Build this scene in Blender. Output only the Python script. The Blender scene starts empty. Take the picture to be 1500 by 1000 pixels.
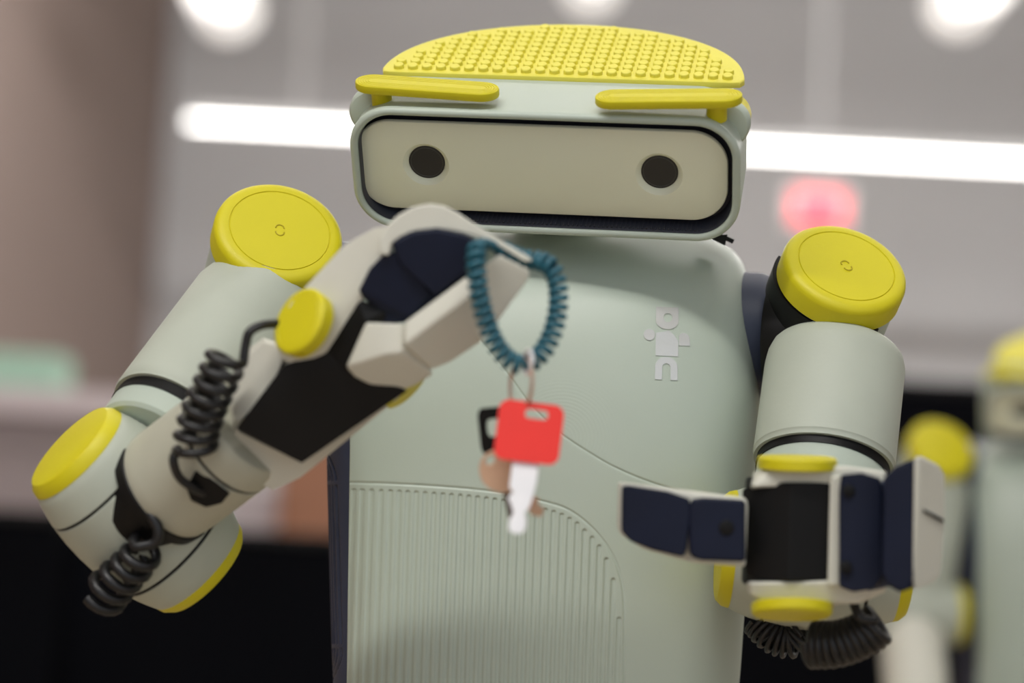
import bpy, bmesh, math, random
import numpy as np
from mathutils import Vector, Matrix

random.seed(4)
scene = bpy.context.scene
C = scene.collection

# ------------------------------------------------------------------ camera
FP = 85.0 / 36.0 * 1500.0                 # focal length in pixels of a 1500 px frame
PITCH, ROLL = math.radians(6.7), math.radians(2.9)
CAM = Vector((0.0, 0.0, 1.0))
FWD = Vector((0.0, math.cos(PITCH), math.sin(PITCH)))
_up0 = Vector((0.0, -math.sin(PITCH), math.cos(PITCH)))
_x0 = Vector((1.0, 0.0, 0.0))
RT = _x0 * math.cos(ROLL) + _up0 * math.sin(ROLL)
UP = _up0 * math.cos(ROLL) - _x0 * math.sin(ROLL)
D0 = 1.5
PX = D0 / FP                              # metres per unit at the robot's distance

cam_data = bpy.data.cameras.new('camera')
cam_data.lens = 85.0
cam_data.sensor_width = 36.0
cam_data.clip_start = 0.05
cam_data.dof.use_dof = True
cam_data.dof.focus_distance = 1.475
cam_data.dof.aperture_fstop = 3.0
cam = bpy.data.objects.new('camera', cam_data)
C.objects.link(cam)
cam.matrix_world = Matrix(((RT.x, UP.x, -FWD.x, CAM.x), (RT.y, UP.y, -FWD.y, CAM.y), (RT.z, UP.z, -FWD.z, CAM.z), (0, 0, 0, 1)))
scene.camera = cam

# ------------------------------------------------------------------ world, exposure
world = bpy.data.worlds.new('world')
scene.world = world
world.use_nodes = True
world.node_tree.nodes['Background'].inputs[0].default_value = (0.86, 0.92, 1.0, 1)
world.node_tree.nodes['Background'].inputs[1].default_value = 0.75
scene.view_settings.view_transform = 'Standard'
scene.view_settings.look = 'None'
scene.view_settings.gamma = 1.0
scene.view_settings.use_curve_mapping = False
scene.view_settings.exposure = 0.1
LAMP_FRONT, LAMP_ROOM, LAMP_BACK_FILL, LAMP_TUBE = 50.0, 13.0, 40.0, 9.0


# ------------------------------------------------------------------ helpers: places
def W(px, py, T=0.0):
    """a point T units in front of the robot's middle plane"""
    d = D0 - T * PX
    return CAM + FWD * d + RT * ((px - 750.0) * d / FP) + UP * ((500.0 - py) * d / FP)


def V(ix, iu, t):
    return (RT * ix + UP * iu - FWD * t).normalized()


def sc_at(T):
    return (D0 - T * PX) / FP


def at(px, py, Y):
    """point of the room at world distance Y"""
    d = FWD + RT * ((px - 750.0) / FP) + UP * ((500.0 - py) / FP)
    return CAM + d * (Y / d.y)


# ------------------------------------------------------------------ helpers: materials
def lin(c):
    return tuple(((v / 255.0) / 12.92 if v / 255.0 <= 0.04045 else ((v / 255.0 + 0.055) / 1.055) ** 2.4) for v in c)


MATS = {}


def mat(name, rgb, rough=0.5, metal=0.0, vary=0.05, scale=30.0, bump=0.0, bscale=600.0, spec=0.5, coat=0.0):
    if name in MATS:
        return MATS[name]
    m = bpy.data.materials.new(name)
    m.use_nodes = True
    nt = m.node_tree
    b = nt.nodes['Principled BSDF']
    b.inputs['Roughness'].default_value = rough
    b.inputs['Metallic'].default_value = metal
    b.inputs['Specular IOR Level'].default_value = spec
    b.inputs['Coat Weight'].default_value = coat
    c = lin(rgb)
    tc = nt.nodes.new('ShaderNodeTexCoord')
    no = nt.nodes.new('ShaderNodeTexNoise')
    no.inputs['Scale'].default_value = scale
    no.inputs['Detail'].default_value = 5.0
    nt.links.new(tc.outputs['Object'], no.inputs['Vector'])
    ramp = nt.nodes.new('ShaderNodeValToRGB')
    ramp.color_ramp.elements[0].position = 0.3
    ramp.color_ramp.elements[1].position = 0.7
    ramp.color_ramp.elements[0].color = (*[v * (1 - vary) for v in c], 1)
    ramp.color_ramp.elements[1].color = (*[min(1, v * (1 + vary)) for v in c], 1)
    nt.links.new(no.outputs['Fac'], ramp.inputs['Fac'])
    nt.links.new(ramp.outputs['Color'], b.inputs['Base Color'])
    if bump > 0:
        n2 = nt.nodes.new('ShaderNodeTexNoise')
        n2.inputs['Scale'].default_value = bscale
        n2.inputs['Detail'].default_value = 3.0
        nt.links.new(tc.outputs['Object'], n2.inputs['Vector'])
        bp = nt.nodes.new('ShaderNodeBump')
        bp.inputs['Strength'].default_value = bump
        bp.inputs['Distance'].default_value = 0.0006
        nt.links.new(n2.outputs['Fac'], bp.inputs['Height'])
        nt.links.new(bp.outputs['Normal'], b.inputs['Normal'])
    MATS[name] = m
    return m


def emit(name, rgb, strength):
    if name in MATS:
        return MATS[name]
    m = bpy.data.materials.new(name)
    m.use_nodes = True
    b = m.node_tree.nodes['Principled BSDF']
    b.inputs['Base Color'].default_value = (*lin(rgb), 1)
    b.inputs['Emission Color'].default_value = (*lin(rgb), 1)
    b.inputs['Emission Strength'].default_value = strength
    MATS[name] = m
    return m


SAGE = mat('sage_plastic', (177, 188, 175), 0.42, vary=0.02, scale=14, bump=0.06)
SAGE2 = mat('sage_matte_print', (176, 182, 168), 0.55, vary=0.035, scale=22, bump=0.12, bscale=420)
SHELLW = mat('offwhite_shell', (206, 205, 192), 0.45, vary=0.03, scale=25)
FORE = mat('forearm_print', (180, 180, 163), 0.5, vary=0.03, scale=25, bump=0.08, bscale=420)
LINING = mat('visor_grey', (52, 54, 64), 0.55, vary=0.05, scale=30)
FACE = mat('face_plate', (234, 236, 211), 0.5, vary=0.01, scale=10)
YEL = mat('yellow_plastic', (206, 195, 8), 0.5, vary=0.015, scale=30, bump=0.08)
YEL2 = mat('pale_yellow_rubber', (224, 215, 84), 0.55, vary=0.02, scale=30)
NAVY = mat('navy_plastic', (50, 58, 80), 0.5, vary=0.06, scale=20)
PAD = mat('navy_rubber', (17, 24, 44), 0.6, vary=0.1, scale=40, bump=0.15, bscale=300, spec=0.25)
BLACK = mat('black_plastic', (9, 9, 9), 0.5, vary=0.1, scale=30, spec=0.25)
CABLE = mat('black_cable', (17, 17, 18), 0.42, vary=0.08, scale=60)
LENS = mat('lens_black', (36, 36, 34), 0.35, vary=0.1, scale=60)
FILM = mat('silver_film', (206, 207, 204), 0.18, metal=0.3, vary=0.03, scale=40, bump=0.35, bscale=110)
STEEL = mat('polished_steel', (244, 242, 242), 0.3, metal=0.25, vary=0.03, scale=50)
COPPER = mat('copper_ring', (206, 170, 150), 0.3, metal=0.7, vary=0.08, scale=80)
BRASS = mat('brass_key', (206, 168, 138), 0.4, metal=0.35, vary=0.08, scale=60)
REDP = mat('red_plastic', (232, 40, 28), 0.45, vary=0.03, scale=40)
TEAL = mat('teal_cord', (30, 92, 108), 0.42, vary=0.08, scale=80)


# ------------------------------------------------------------------ helpers: objects
WLOC = {}


def put(o, loc, parent=None):
    C.objects.link(o)
    loc = Vector(loc)
    if parent is None:
        o.location = loc
    else:
        o.parent = parent
        o.location = loc - WLOC[parent.name]
    WLOC[o.name] = loc
    return o


def empty(name, loc, label=None, cat=None, group=None, parent=None):
    o = bpy.data.objects.new(name, None)
    o.empty_display_size = 0.05
    put(o, loc, parent)
    tag(o, label, cat, group)
    return o


def tag(o, label=None, cat=None, group=None, kind=None):
    for k, v in (('label', label), ('category', cat), ('group', group), ('kind', kind)):
        if v:
            o[k] = v
    return o


def mk(name, verts, faces, material, parent=None, smooth=True, angle=35, bevel=0.0, segs=3, label=None, subsurf=0, origin=None):
    vs = [Vector(v) for v in verts]
    lo = Vector((min(v.x for v in vs), min(v.y for v in vs), min(v.z for v in vs)))
    hi = Vector((max(v.x for v in vs), max(v.y for v in vs), max(v.z for v in vs)))
    ctr = (lo + hi) / 2 if origin is None else Vector(origin)
    me = bpy.data.meshes.new(name)
    me.from_pydata([v - ctr for v in vs], [], faces)
    bm = bmesh.new()
    bm.from_mesh(me)
    bmesh.ops.recalc_face_normals(bm, faces=bm.faces)
    bm.to_mesh(me)
    bm.free()
    return mk_mesh(name, me, ctr, material, parent, smooth, angle, bevel, segs, label, subsurf)


def mk_mesh(name, me, ctr, material, parent=None, smooth=True, angle=35, bevel=0.0, segs=3, label=None, subsurf=0):
    me.materials.append(material)
    if smooth:
        me.shade_smooth()
        if not bevel and not subsurf:
            me.set_sharp_from_angle(angle=math.radians(angle))
    o = bpy.data.objects.new(name, me)
    put(o, ctr, parent)
    if bevel:
        b = o.modifiers.new('bevel', 'BEVEL')
        b.width = bevel
        b.segments = segs
        b.limit_method = 'ANGLE'
        b.angle_limit = math.radians(20)
        b.harden_normals = False
        w = o.modifiers.new('normals', 'WEIGHTED_NORMAL')
        w.keep_sharp = False
        w.weight = 60
    if subsurf:
        s = o.modifiers.new('subsurf', 'SUBSURF')
        s.levels = s.render_levels = subsurf
    if label:
        o['label'] = label
    return o


def lathe(name, P0, P1, prof, material, parent=None, seg=64, label=None, angle=35, s0=None, s1=None, closed=True):
    """prof: (distance along P0->P1 as a fraction, radius in metres)"""
    ax = (P1 - P0)
    L = ax.length
    ax = ax / L
    t = ax.orthogonal().normalized()
    b = ax.cross(t)
    vs, fs = [], []
    for f, r in prof:
        for k in range(seg):
            a = 2 * math.pi * k / seg
            vs.append(P0 + ax * (f * L) + t * (r * math.cos(a)) + b * (r * math.sin(a)))
    n = len(prof)
    for i in range(n - 1):
        for k in range(seg):
            k2 = (k + 1) % seg
            fs.append((i * seg + k, i * seg + k2, (i + 1) * seg + k2, (i + 1) * seg + k))
    if closed:
        fs.append(tuple(range(seg)))
        fs.append(tuple((n - 1) * seg + k for k in range(seg)))
    return mk(name, vs, fs, material, parent, angle=angle, label=label)


def cyl(name, A, B, prof, material, parent=None, seg=64, label=None, angle=35):
    """A, B = (px, py, T); prof = (fraction, radius in picture units at that point's distance)"""
    P0, P1 = W(*A), W(*B)
    pr = [(f, r * sc_at(A[2] + (B[2] - A[2]) * f)) for f, r in prof]
    return lathe(name, P0, P1, pr, material, parent, seg, label, angle)


def disc(name, c, n, prof, material, parent=None, seg=64, label=None, angle=35):
    """c = (px, py, T) ; n = picture direction ; prof = (height, radius) in picture units"""
    s = sc_at(c[2])
    P = W(*c)
    ax = V(*n)
    pr = [(h * s, r * s) for h, r in prof]
    return lathe(name, P, P + ax, pr, material, parent, seg, label, angle)


def hull_bm(bm, pts):
    vs = [bm.verts.new(p) for p in pts]
    r = bmesh.ops.convex_hull(bm, input=vs)
    bad = [g for g in r['geom_interior'] if isinstance(g, bmesh.types.BMVert) and g.is_valid]
    bad += [g for g in r['geom_unused'] if isinstance(g, bmesh.types.BMVert) and g.is_valid]
    if bad:
        bmesh.ops.delete(bm, geom=list(set(bad)), context='VERTS')


def hulls(name, lists, material, parent=None, bevel=3.0, segs=3, label=None, world=False):
    bm = bmesh.new()
    for pts in lists:
        b2 = bmesh.new()
        hull_bm(b2, pts if world else [W(*p) for p in pts])
        bmesh.ops.dissolve_limit(b2, angle_limit=math.radians(4), verts=b2.verts, edges=b2.edges)
        tmp = bpy.data.meshes.new('t')
        b2.to_mesh(tmp)
        b2.free()
        bm.from_mesh(tmp)
        bpy.data.meshes.remove(tmp)
    ctr = Vector((0, 0, 0))
    for v in bm.verts:
        ctr += v.co
    ctr /= len(bm.verts)
    for v in bm.verts:
        v.co -= ctr
    bmesh.ops.recalc_face_normals(bm, faces=bm.faces)
    me = bpy.data.meshes.new(name)
    bm.to_mesh(me)
    bm.free()
    return mk_mesh(name, me, ctr, material, parent, bevel=bevel * PX, segs=segs, label=label)


def prism(name, outline, T0, T1, material, parent=None, bevel=2.0, segs=3, label=None, shift=(0, 0), shrink=1.0):
    """outline of (px, py[, dT]) at front T1, pulled back to T0"""
    n = len(outline)
    cx = sum(p[0] for p in outline) / n
    cy = sum(p[1] for p in outline) / n
    fr = [W(p[0], p[1], T1 + (p[2] if len(p) > 2 else 0)) for p in outline]
    bk = [W(cx + (p[0] - cx) * shrink + shift[0], cy + (p[1] - cy) * shrink + shift[1], T0 + (p[2] if len(p) > 2 else 0)) for p in outline]
    fs = [tuple(range(n)), tuple(range(2 * n - 1, n - 1, -1))]
    for i in range(n):
        j = (i + 1) % n
        fs.append((i, j, n + j, n + i))
    return mk(name, fr + bk, fs, material, parent, bevel=bevel * PX, segs=segs, label=label)


def cr(points, n, closed=False):
    """Catmull-Rom through points, n samples per span"""
    pts = [Vector(p) for p in points]
    out = []
    m = len(pts)
    spans = m if closed else m - 1
    for i in range(spans):
        p1, p2 = pts[i], pts[(i + 1) % m]
        p0 = pts[(i - 1) % m] if closed or i > 0 else p1 * 2 - p2
        p3 = pts[(i + 2) % m] if closed or i + 2 < m else p2 * 2 - p1
        for k in range(n):
            t = k / n
            out.append(0.5 * ((2 * p1) + (p2 - p0) * t + (2 * p0 - 5 * p1 + 4 * p2 - p3) * t * t + (3 * p1 - p0 - 3 * p2 + p3) * t ** 3))
    if not closed:
        out.append(pts[-1])
    return out


def frames(path, closed=False):
    n = len(path)
    tans = []
    for i in range(n):
        a = path[(i + 1) % n] if closed or i < n - 1 else path[i]
        b = path[(i - 1) % n] if closed or i > 0 else path[i]
        tans.append((a - b).normalized())
    nrm = (-FWD - tans[0] * (-FWD).dot(tans[0])).normalized()
    out = []
    for t in tans:
        nrm = (nrm - t * nrm.dot(t)).normalized()
        out.append((t, nrm, t.cross(nrm)))
    return out


def tube_geo(path, r, seg=8, closed=False):
    fr = frames(path, closed)
    vs, fs = [], []
    n = len(path)
    for p, (t, a, b) in zip(path, fr):
        for k in range(seg):
            an = 2 * math.pi * k / seg
            vs.append(p + a * (r * math.cos(an)) + b * (r * math.sin(an)))
    for i in range(n if closed else n - 1):
        j = (i + 1) % n
        for k in range(seg):
            k2 = (k + 1) % seg
            fs.append((i * seg + k, i * seg + k2, j * seg + k2, j * seg + k))
    if not closed:
        fs.append(tuple(range(seg)))
        fs.append(tuple((n - 1) * seg + k for k in range(seg)))
    return vs, fs


def coil_path(base, radii, turns, per=18, ph=0.0, closed=False):
    """helix around a base path (list of points)"""
    fr = frames(base, closed)
    L = [0.0]
    n = len(base)
    for i in range(1, n + (1 if closed else 0)):
        L.append(L[-1] + (base[i % n] - base[i - 1]).length)
    tot = L[-1]
    N = int(turns * per)
    out = []
    k = 0
    for j in range(N if closed else N + 1):
        s = tot * j / N
        while k < len(L) - 2 and L[k + 1] < s:
            k += 1
        f = (s - L[k]) / max(1e-9, L[k + 1] - L[k])
        i2 = (k + 1) % n
        p = base[k].lerp(base[i2], f)
        a = fr[k][1].lerp(fr[i2][1], f).normalized()
        b = fr[k][2].lerp(fr[i2][2], f).normalized()
        r = radii(s / tot) if callable(radii) else radii[0] + (radii[1] - radii[0]) * s / tot
        an = 2 * math.pi * turns * j / N + ph
        out.append(p + a * (r * math.cos(an)) + b * (r * math.sin(an)))
    return out


def box(name, lo, hi, material, parent=None, bevel=0.0, label=None):
    x0, y0, z0 = lo
    x1, y1, z1 = hi
    vs = [(x0, y0, z0), (x1, y0, z0), (x1, y1, z0), (x0, y1, z0), (x0, y0, z1), (x1, y0, z1), (x1, y1, z1), (x0, y1, z1)]
    fs = [(0, 3, 2, 1), (4, 5, 6, 7), (0, 1, 5, 4), (1, 2, 6, 5), (2, 3, 7, 6), (3, 0, 4, 7)]
    return mk(name, vs, fs, material, parent, smooth=bool(bevel), bevel=bevel, label=label)


def pchip(xs, ys):
    xs, ys = np.array(xs, float), np.array(ys, float)
    h = np.diff(xs)
    d = np.diff(ys) / h
    m = np.zeros_like(ys)
    m[0], m[-1] = d[0], d[-1]
    for i in range(1, len(xs) - 1):
        if d[i - 1] * d[i] > 0:
            w1, w2 = 2 * h[i] + h[i - 1], h[i] + 2 * h[i - 1]
            m[i] = (w1 + w2) / (w1 / d[i - 1] + w2 / d[i])

    def f(q):
        q = np.asarray(q, float)
        i = np.clip(np.searchsorted(xs, q) - 1, 0, len(xs) - 2)
        t = (q - xs[i]) / h[i]
        t2, t3 = t * t, t * t * t
        return (2 * t3 - 3 * t2 + 1) * ys[i] + (t3 - 2 * t2 + t) * h[i] * m[i] + (-2 * t3 + 3 * t2) * ys[i + 1] + (t3 - t2) * h[i] * m[i + 1]
    return f


# ================================================================== THE ROOM
ROOM_X0, ROOM_X1, ROOM_Y0, ROOM_Y1, CEIL = -6.5, 7.5, -3.5, 13.0, 4.8
M_FLOOR = mat('warm_floor', (168, 150, 128), 0.55, vary=0.12, scale=2.0)
M_CEIL = mat('grey_ceiling_paint', (214, 210, 208), 0.8, vary=0.03, scale=1.0)
M_BACK = mat('grey_wall_paint', (191, 192, 194), 0.8, vary=0.03, scale=0.8)
M_LEFT = mat('taupe_wall_paint', (146, 130, 124), 0.8, vary=0.04, scale=0.8)


def struct(o):
    o['kind'] = 'structure'
    return o


struct(box('floor', (ROOM_X0, ROOM_Y0, -0.1), (ROOM_X1, ROOM_Y1, 0.0), M_FLOOR))
struct(box('ceiling', (ROOM_X0, ROOM_Y0, CEIL), (ROOM_X1, ROOM_Y1, CEIL + 0.1), M_CEIL))
struct(box('wall_back', (ROOM_X0, ROOM_Y1, 0.0), (ROOM_X1, ROOM_Y1 + 0.1, CEIL), M_BACK))
struct(box('wall_right', (ROOM_X1, ROOM_Y0, 0.0), (ROOM_X1 + 0.1, ROOM_Y1, CEIL), M_BACK))
pa, pb = at(222, 500, 12.95), at(-420, 500, 7.5)
pb = pa + (pb - pa) * ((12.95 - ROOM_Y0) / (12.95 - 7.5))


def wall_between(name, a, b, th, material):
    d = (Vector((b.x, b.y, 0)) - Vector((a.x, a.y, 0))).normalized()
    n = Vector((-d.y, d.x, 0)) * th
    vs = []
    for z in (0.0, CEIL):
        for p in (a, b):
            vs.append((p.x, p.y, z))
            vs.append((p.x + n.x, p.y + n.y, z))
    fs = [(0, 1, 3, 2), (4, 6, 7, 5), (0, 2, 6, 4), (1, 5, 7, 3), (0, 4, 5, 1), (2, 3, 7, 6)]
    return struct(mk(name, vs, fs, material, smooth=False))


wall_between('wall_left', pa, pb, -0.1, M_LEFT)


# lamps ------------------------------------------------------------
def lamp(name, c, half, r, strength, label, rgb=(255, 252, 248), along='x', rod=True):
    t = empty(name, (c[0], c[1], c[2]), label, 'ceiling light')
    m = emit('diffuser_%g' % strength, rgb, strength)
    c = Vector(c)
    e = Vector((half, 0, 0)) if along == 'x' else Vector((0, half, 0))
    s = Vector((0, r, 0)) if along == 'x' else Vector((r, 0, 0))
    up = Vector((0, 0, 1))
    vs, fs = [], []
    K = 10
    for q in (-1, 1):
        for k in range(K + 1):
            a = math.pi * k / K
            vs.append(c + e * q + s * math.cos(a) - up * (r * math.sin(a)))
    for k in range(K):
        fs.append((k, k + 1, K + 1 + k + 1, K + 1 + k))
    fs.append((K, 0, K + 1, 2 * K + 1))
    fs.append(tuple(range(K + 1)))
    fs.append(tuple(K + 1 + k for k in range(K + 1)))
    mk('diffuser', vs, fs, m, t)
    lo = c - Vector((abs(e.x) + abs(s.x), abs(e.y) + abs(s.y), 0))
    hi = c + Vector((abs(e.x) + abs(s.x), abs(e.y) + abs(s.y), 0.05))
    box('housing', lo, hi, mat('white_metal', (225, 225, 225), 0.5), t)
    if rod:
        for q in (-0.8, 0.8):
            p = c + e * q
            box('hanger', (p.x - 0.006, p.y - 0.006, c.z + 0.05), (p.x + 0.006, p.y + 0.006, CEIL), mat('white_metal', (225, 225, 225), 0.5), t)
    return t


tl, tr = at(278, 177, 11.0), at(1900, 257, 11.0)
lamp('linear_light', ((tl.x + tr.x) / 2, 11.0, (tl.z + tr.z) / 2), (tr.x - tl.x) / 2, 0.016, LAMP_TUBE, 'long white linear light hanging before the back wall, level with the robot head')
lamp('linear_light', (-0.9, -0.5, 3.6), 1.5, 0.09, LAMP_FRONT, 'linear light hanging in front of and above the robot')
lamp('linear_light', (1.0, 2.7, 3.7), 2.4, 0.08, LAMP_ROOM, 'linear light hanging right behind the robot')
lamp('linear_light', (0.5, 5.4, 3.85), 3.4, 0.08, LAMP_ROOM, 'linear light hanging in the middle of the room')
lamp('linear_light', (0.0, 8.9, 3.95), 4.5, 0.08, LAMP_BACK_FILL, 'added unseen linear light hanging high to brighten the back wall')  # extra lamp above the frame, added to brighten the back wall
p = at(327, -6, 10.4)
lamp('spot_box_light', (p.x, 10.4, p.z), 0.22, 0.14, 0.8, 'small box light under the ceiling near the taupe wall', along='y')
p = at(1418, -12, 10.2)
lamp('spot_box_light', (p.x, 10.2, p.z), 0.22, 0.14, 0.78, 'small box light under the ceiling above the far robot', along='y')
p = at(868, -40, 10.6)
lamp('spot_box_light', (p.x, 10.6, p.z), 0.22, 0.13, 0.7, 'small box light under the ceiling straight above the robot head', along='y')

# far things -------------------------------------------------------
a = at(1200, 305, 10.0)
sg = empty('exit_sign', (a.x, a.y, a.z - 0.09), 'small glowing red sign hanging behind the yellow shoulder cap', 'sign')
box('lit_panel', (a.x - 0.1, a.y - 0.015, a.z - 0.06), (a.x + 0.1, a.y + 0.015, a.z + 0.06), emit('red_sign_glow', (255, 80, 96), 1.25), sg)
box('frame', (a.x - 0.13, a.y + 0.016, a.z - 0.085), (a.x + 0.13, a.y + 0.04, a.z + 0.085), mat('white_metal', (225, 225, 225), 0.5), sg)
box('hanger', (a.x - 0.003, a.y + 0.02, a.z + 0.085), (a.x + 0.003, a.y + 0.026, CEIL), mat('white_metal', (225, 225, 225), 0.5), sg)

# pale ledge and green box on the left
a, b = at(-160, 566, 6.6), at(330, 596, 6.6)
led = empty('shelf_unit', ((a.x + b.x) / 2, 6.6, 0), 'white waist-high shelf unit with pale green box on top', 'shelf')
zt = (a.z + b.z) / 2
box('top_board', (a.x, 6.35, zt - 0.07), (b.x, 6.75, zt), mat('white_laminate', (222, 210, 212), 0.6), led)
box('body', (a.x + 0.02, 6.4, 0.0), (b.x - 0.02, 6.72, zt - 0.07), mat('grey_laminate', (164, 152, 152), 0.7), led)
a = at(38, 545, 6.5)
tag(box('storage_box', (a.x - 0.11, 6.42, zt), (a.x + 0.11, 6.62, zt + 0.10), mat('mint_plastic', (176, 214, 192), 0.5), bevel=0.012), 'pale mint green box standing on the white shelf unit', 'box')

# dark partitions
M_DARK = mat('dark_navy_fabric', (6, 7, 12), 0.9, vary=0.25, scale=3.0, spec=0.1)


def partition(name, p0, p1, Y, label, th=0.06):
    a, b = at(*p0, Y), at(*p1, Y)
    t = empty(name, ((a.x + b.x) / 2, Y, 0), label, 'partition')
    z = (a.z + b.z) / 2
    box('panel', (a.x, Y - th / 2, 0.08), (b.x, Y + th / 2, z - 0.02), M_DARK, t, bevel=0.01)
    box('top_rail', (a.x, Y - th / 2 - 0.006, z - 0.02), (b.x, Y + th / 2 + 0.006, z), BLACK, t, bevel=0.004)
    for x in (a.x + 0.08, b.x - 0.08):
        box('foot', (x - 0.03, Y - 0.22, 0.0), (x + 0.03, Y + 0.22, 0.08), BLACK, t, bevel=0.01)
    return t


partition('partition_screen', (-60, 742), (96, 748), 4.5, 'narrow dark navy partition screen standing left of the wide one')
partition('partition_screen', (90, 764), (640, 790), 4.6, 'wide dark navy partition screen behind the raised robot arm')
partition('partition_screen', (1040, 545), (1760, 578), 4.9, 'tall dark navy partition screen behind the far robot')
a, b = at(420, 640, 5.6), at(520, 900, 5.6)
cb = empty('cabinet', ((a.x + b.x) / 2, 5.6, 0), 'orange brown wooden cabinet behind the wide partition screen', 'cabinet')
MW = mat('orange_brown_wood', (176, 122, 92), 0.6, vary=0.08, scale=8)
box('body', (a.x, 5.5, 0), (b.x + 0.25, 5.8, a.z), MW, cb, bevel=0.004)
box('door', (a.x + 0.01, 5.485, 0.05), ((a.x + b.x) / 2 + 0.12, 5.5, a.z - 0.02), MW, cb, bevel=0.002)
box('door', ((a.x + b.x) / 2 + 0.13, 5.485, 0.05), (b.x + 0.24, 5.5, a.z - 0.02), MW, cb, bevel=0.002)
a, b = at(345, 712, 5.7), at(408, 900, 5.7)
tag(box('storage_bin', (a.x, 5.6, 0), (b.x, 5.9, a.z), mat('white_bin', (206, 196, 198), 0.6), bevel=0.02), 'pale white storage bin beside the orange brown cabinet', 'bin')

# ================================================================== THE ROBOT
base = W(795, 900, -90)
ROBOT = empty('robot', (base.x, base.y, 0.0), 'sage green humanoid robot with yellow caps holding up keys', 'robot')

# ------------------------------------------------------------------ torso
NEXP = 2.9
_a = pchip([326, 329, 335, 345, 355, 370, 395, 450, 530, 600, 680, 750, 850, 1000, 1120], [40, 120, 190, 228, 252, 277, 292, 303, 313, 319, 316, 312, 307, 299, 288])
_c = pchip([326, 350, 600, 800, 1000, 1120], [800, 800, 794, 788, 784, 782])
_t = pchip([326, 335, 345, 355, 370, 395, 450, 530, 600, 700, 850, 1000, 1120], [-190, -150, -108, -78, -48, -15, 25, 55, 70, 82, 92, 95, 95])


def _b(y):
    return 190.0 * _a(y) / 319.0


def t_surf(px, py):
    f = np.clip(np.abs((np.asarray(px, float) - _c(py)) / _a(py)), 0, 0.9999)
    return _t(py) - _b(py) + _b(py) * (1 - f ** NEXP) ** (1 / NEXP)


def poly_dist(X, Y, pts):
    d = np.full(X.shape, 1e9)
    for (x0, y0), (x1, y1) in zip(pts[:-1], pts[1:]):
        dx, dy = x1 - x0, y1 - y0
        t = np.clip(((X - x0) * dx + (Y - y0) * dy) / (dx * dx + dy * dy), 0, 1)
        d = np.minimum(d, np.hypot(X - x0 - t * dx, Y - y0 - t * dy))
    return d


VENT = [(500, 706), (600, 709.5), (700, 717), (760, 726), (809, 737.5), (830, 745), (845, 754), (860, 766), (875, 781), (890, 800.5), (902, 823), (909.5, 847), (913.5, 871), (914.5, 910), (914, 1000), (912, 1130)]
VENT = [(p.x, p.y) for p in cr([Vector((x, y, 0)) for x, y in VENT], 6)]
CHEST = [(660, 430), (690, 480), (725, 523), (750, 556), (775, 590), (800, 616), (824, 637), (860, 661), (900, 684), (950, 705), (1000, 720), (1050, 732), (1125, 744)]
CHEST = [(p.x, p.y) for p in cr([Vector((x, y, 0)) for x, y in CHEST], 6)]
GX = [518.6, 530.8, 544.5, 558.5, 572, 585, 597.5, 610, 623, 636, 649, 661.5, 674.5, 687, 700, 712.6, 725, 737.5, 750, 762.5, 775, 787, 799, 811, 823, 834.5, 845.5, 856.5, 867.5, 878, 888.5, 898.5, 907]


def torso_disp(X, Y):
    d = np.zeros_like(X)
    dv = poly_dist(X, Y, VENT)
    d -= 2.0 * np.exp(-(dv / 1.5) ** 2)
    dc = poly_dist(X, Y, CHEST)
    d -= 2.2 * np.exp(-(dc / 1.3) ** 2)
    vy = np.interp(np.array(GX) + 2, [p[0] for p in VENT[:-8]], [p[1] for p in VENT[:-8]])
    tops = [v + 9 for v in vy]
    tops[-6:] = [775, 785.5, 798, 817, 847, 904]
    for gx, gt in zip(GX, tops):
        xc = gx - 0.034 * (Y - gt)
        dd = np.hypot(X - xc, np.minimum(Y - gt - 3, 0))
        d -= 2.2 * np.clip((3.9 - dd) / 1.5, 0, 1)
    r = np.hypot(X - 822, (Y - 640) * 1.05)
    d += 0.11 * np.cos(r * 2 * math.pi / 5.5) * np.clip((105 - r) / 40, 0, 1) * (Y < np.interp(X, [p[0] for p in CHEST], [p[1] for p in CHEST]))
    return d


def grid_mesh(name, P, material, parent, angle=60, label=None):
    """P: array rows x cols x 3 of world points"""
    R, K, _ = P.shape
    ctr = Vector(((P.reshape(-1, 3).min(0) + P.reshape(-1, 3).max(0)) / 2).tolist())
    co = (P.reshape(-1, 3) - np.array(ctr)).astype(np.float32)
    i, j = np.meshgrid(np.arange(R - 1), np.arange(K - 1), indexing='ij')
    q = np.stack([i * K + j, (i + 1) * K + j, (i + 1) * K + j + 1, i * K + j + 1], -1).reshape(-1, 4).astype(np.int32)
    me = bpy.data.meshes.new(name)
    me.vertices.add(len(co))
    me.vertices.foreach_set('co', co.ravel())
    me.loops.add(q.size)
    me.loops.foreach_set('vertex_index', q.ravel())
    me.polygons.add(len(q))
    me.polygons.foreach_set('loop_start', np.arange(0, q.size, 4, dtype=np.int32))
    me.update(calc_edges=True)
    me.validate()
    me.materials.append(material)
    me.shade_smooth()
    o = bpy.data.objects.new(name, me)
    put(o, ctr, parent)
    if label:
        o['label'] = label
    return o


def W_np(X, Y, T):
    d = D0 - T * PX
    cam_, f_, r_, u_ = (np.array(v) for v in (CAM, FWD, RT, UP))
    return cam_ + d[..., None] * f_ + ((X - 750.0) * d / FP)[..., None] * r_ + ((500.0 - Y) * d / FP)[..., None] * u_


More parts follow.
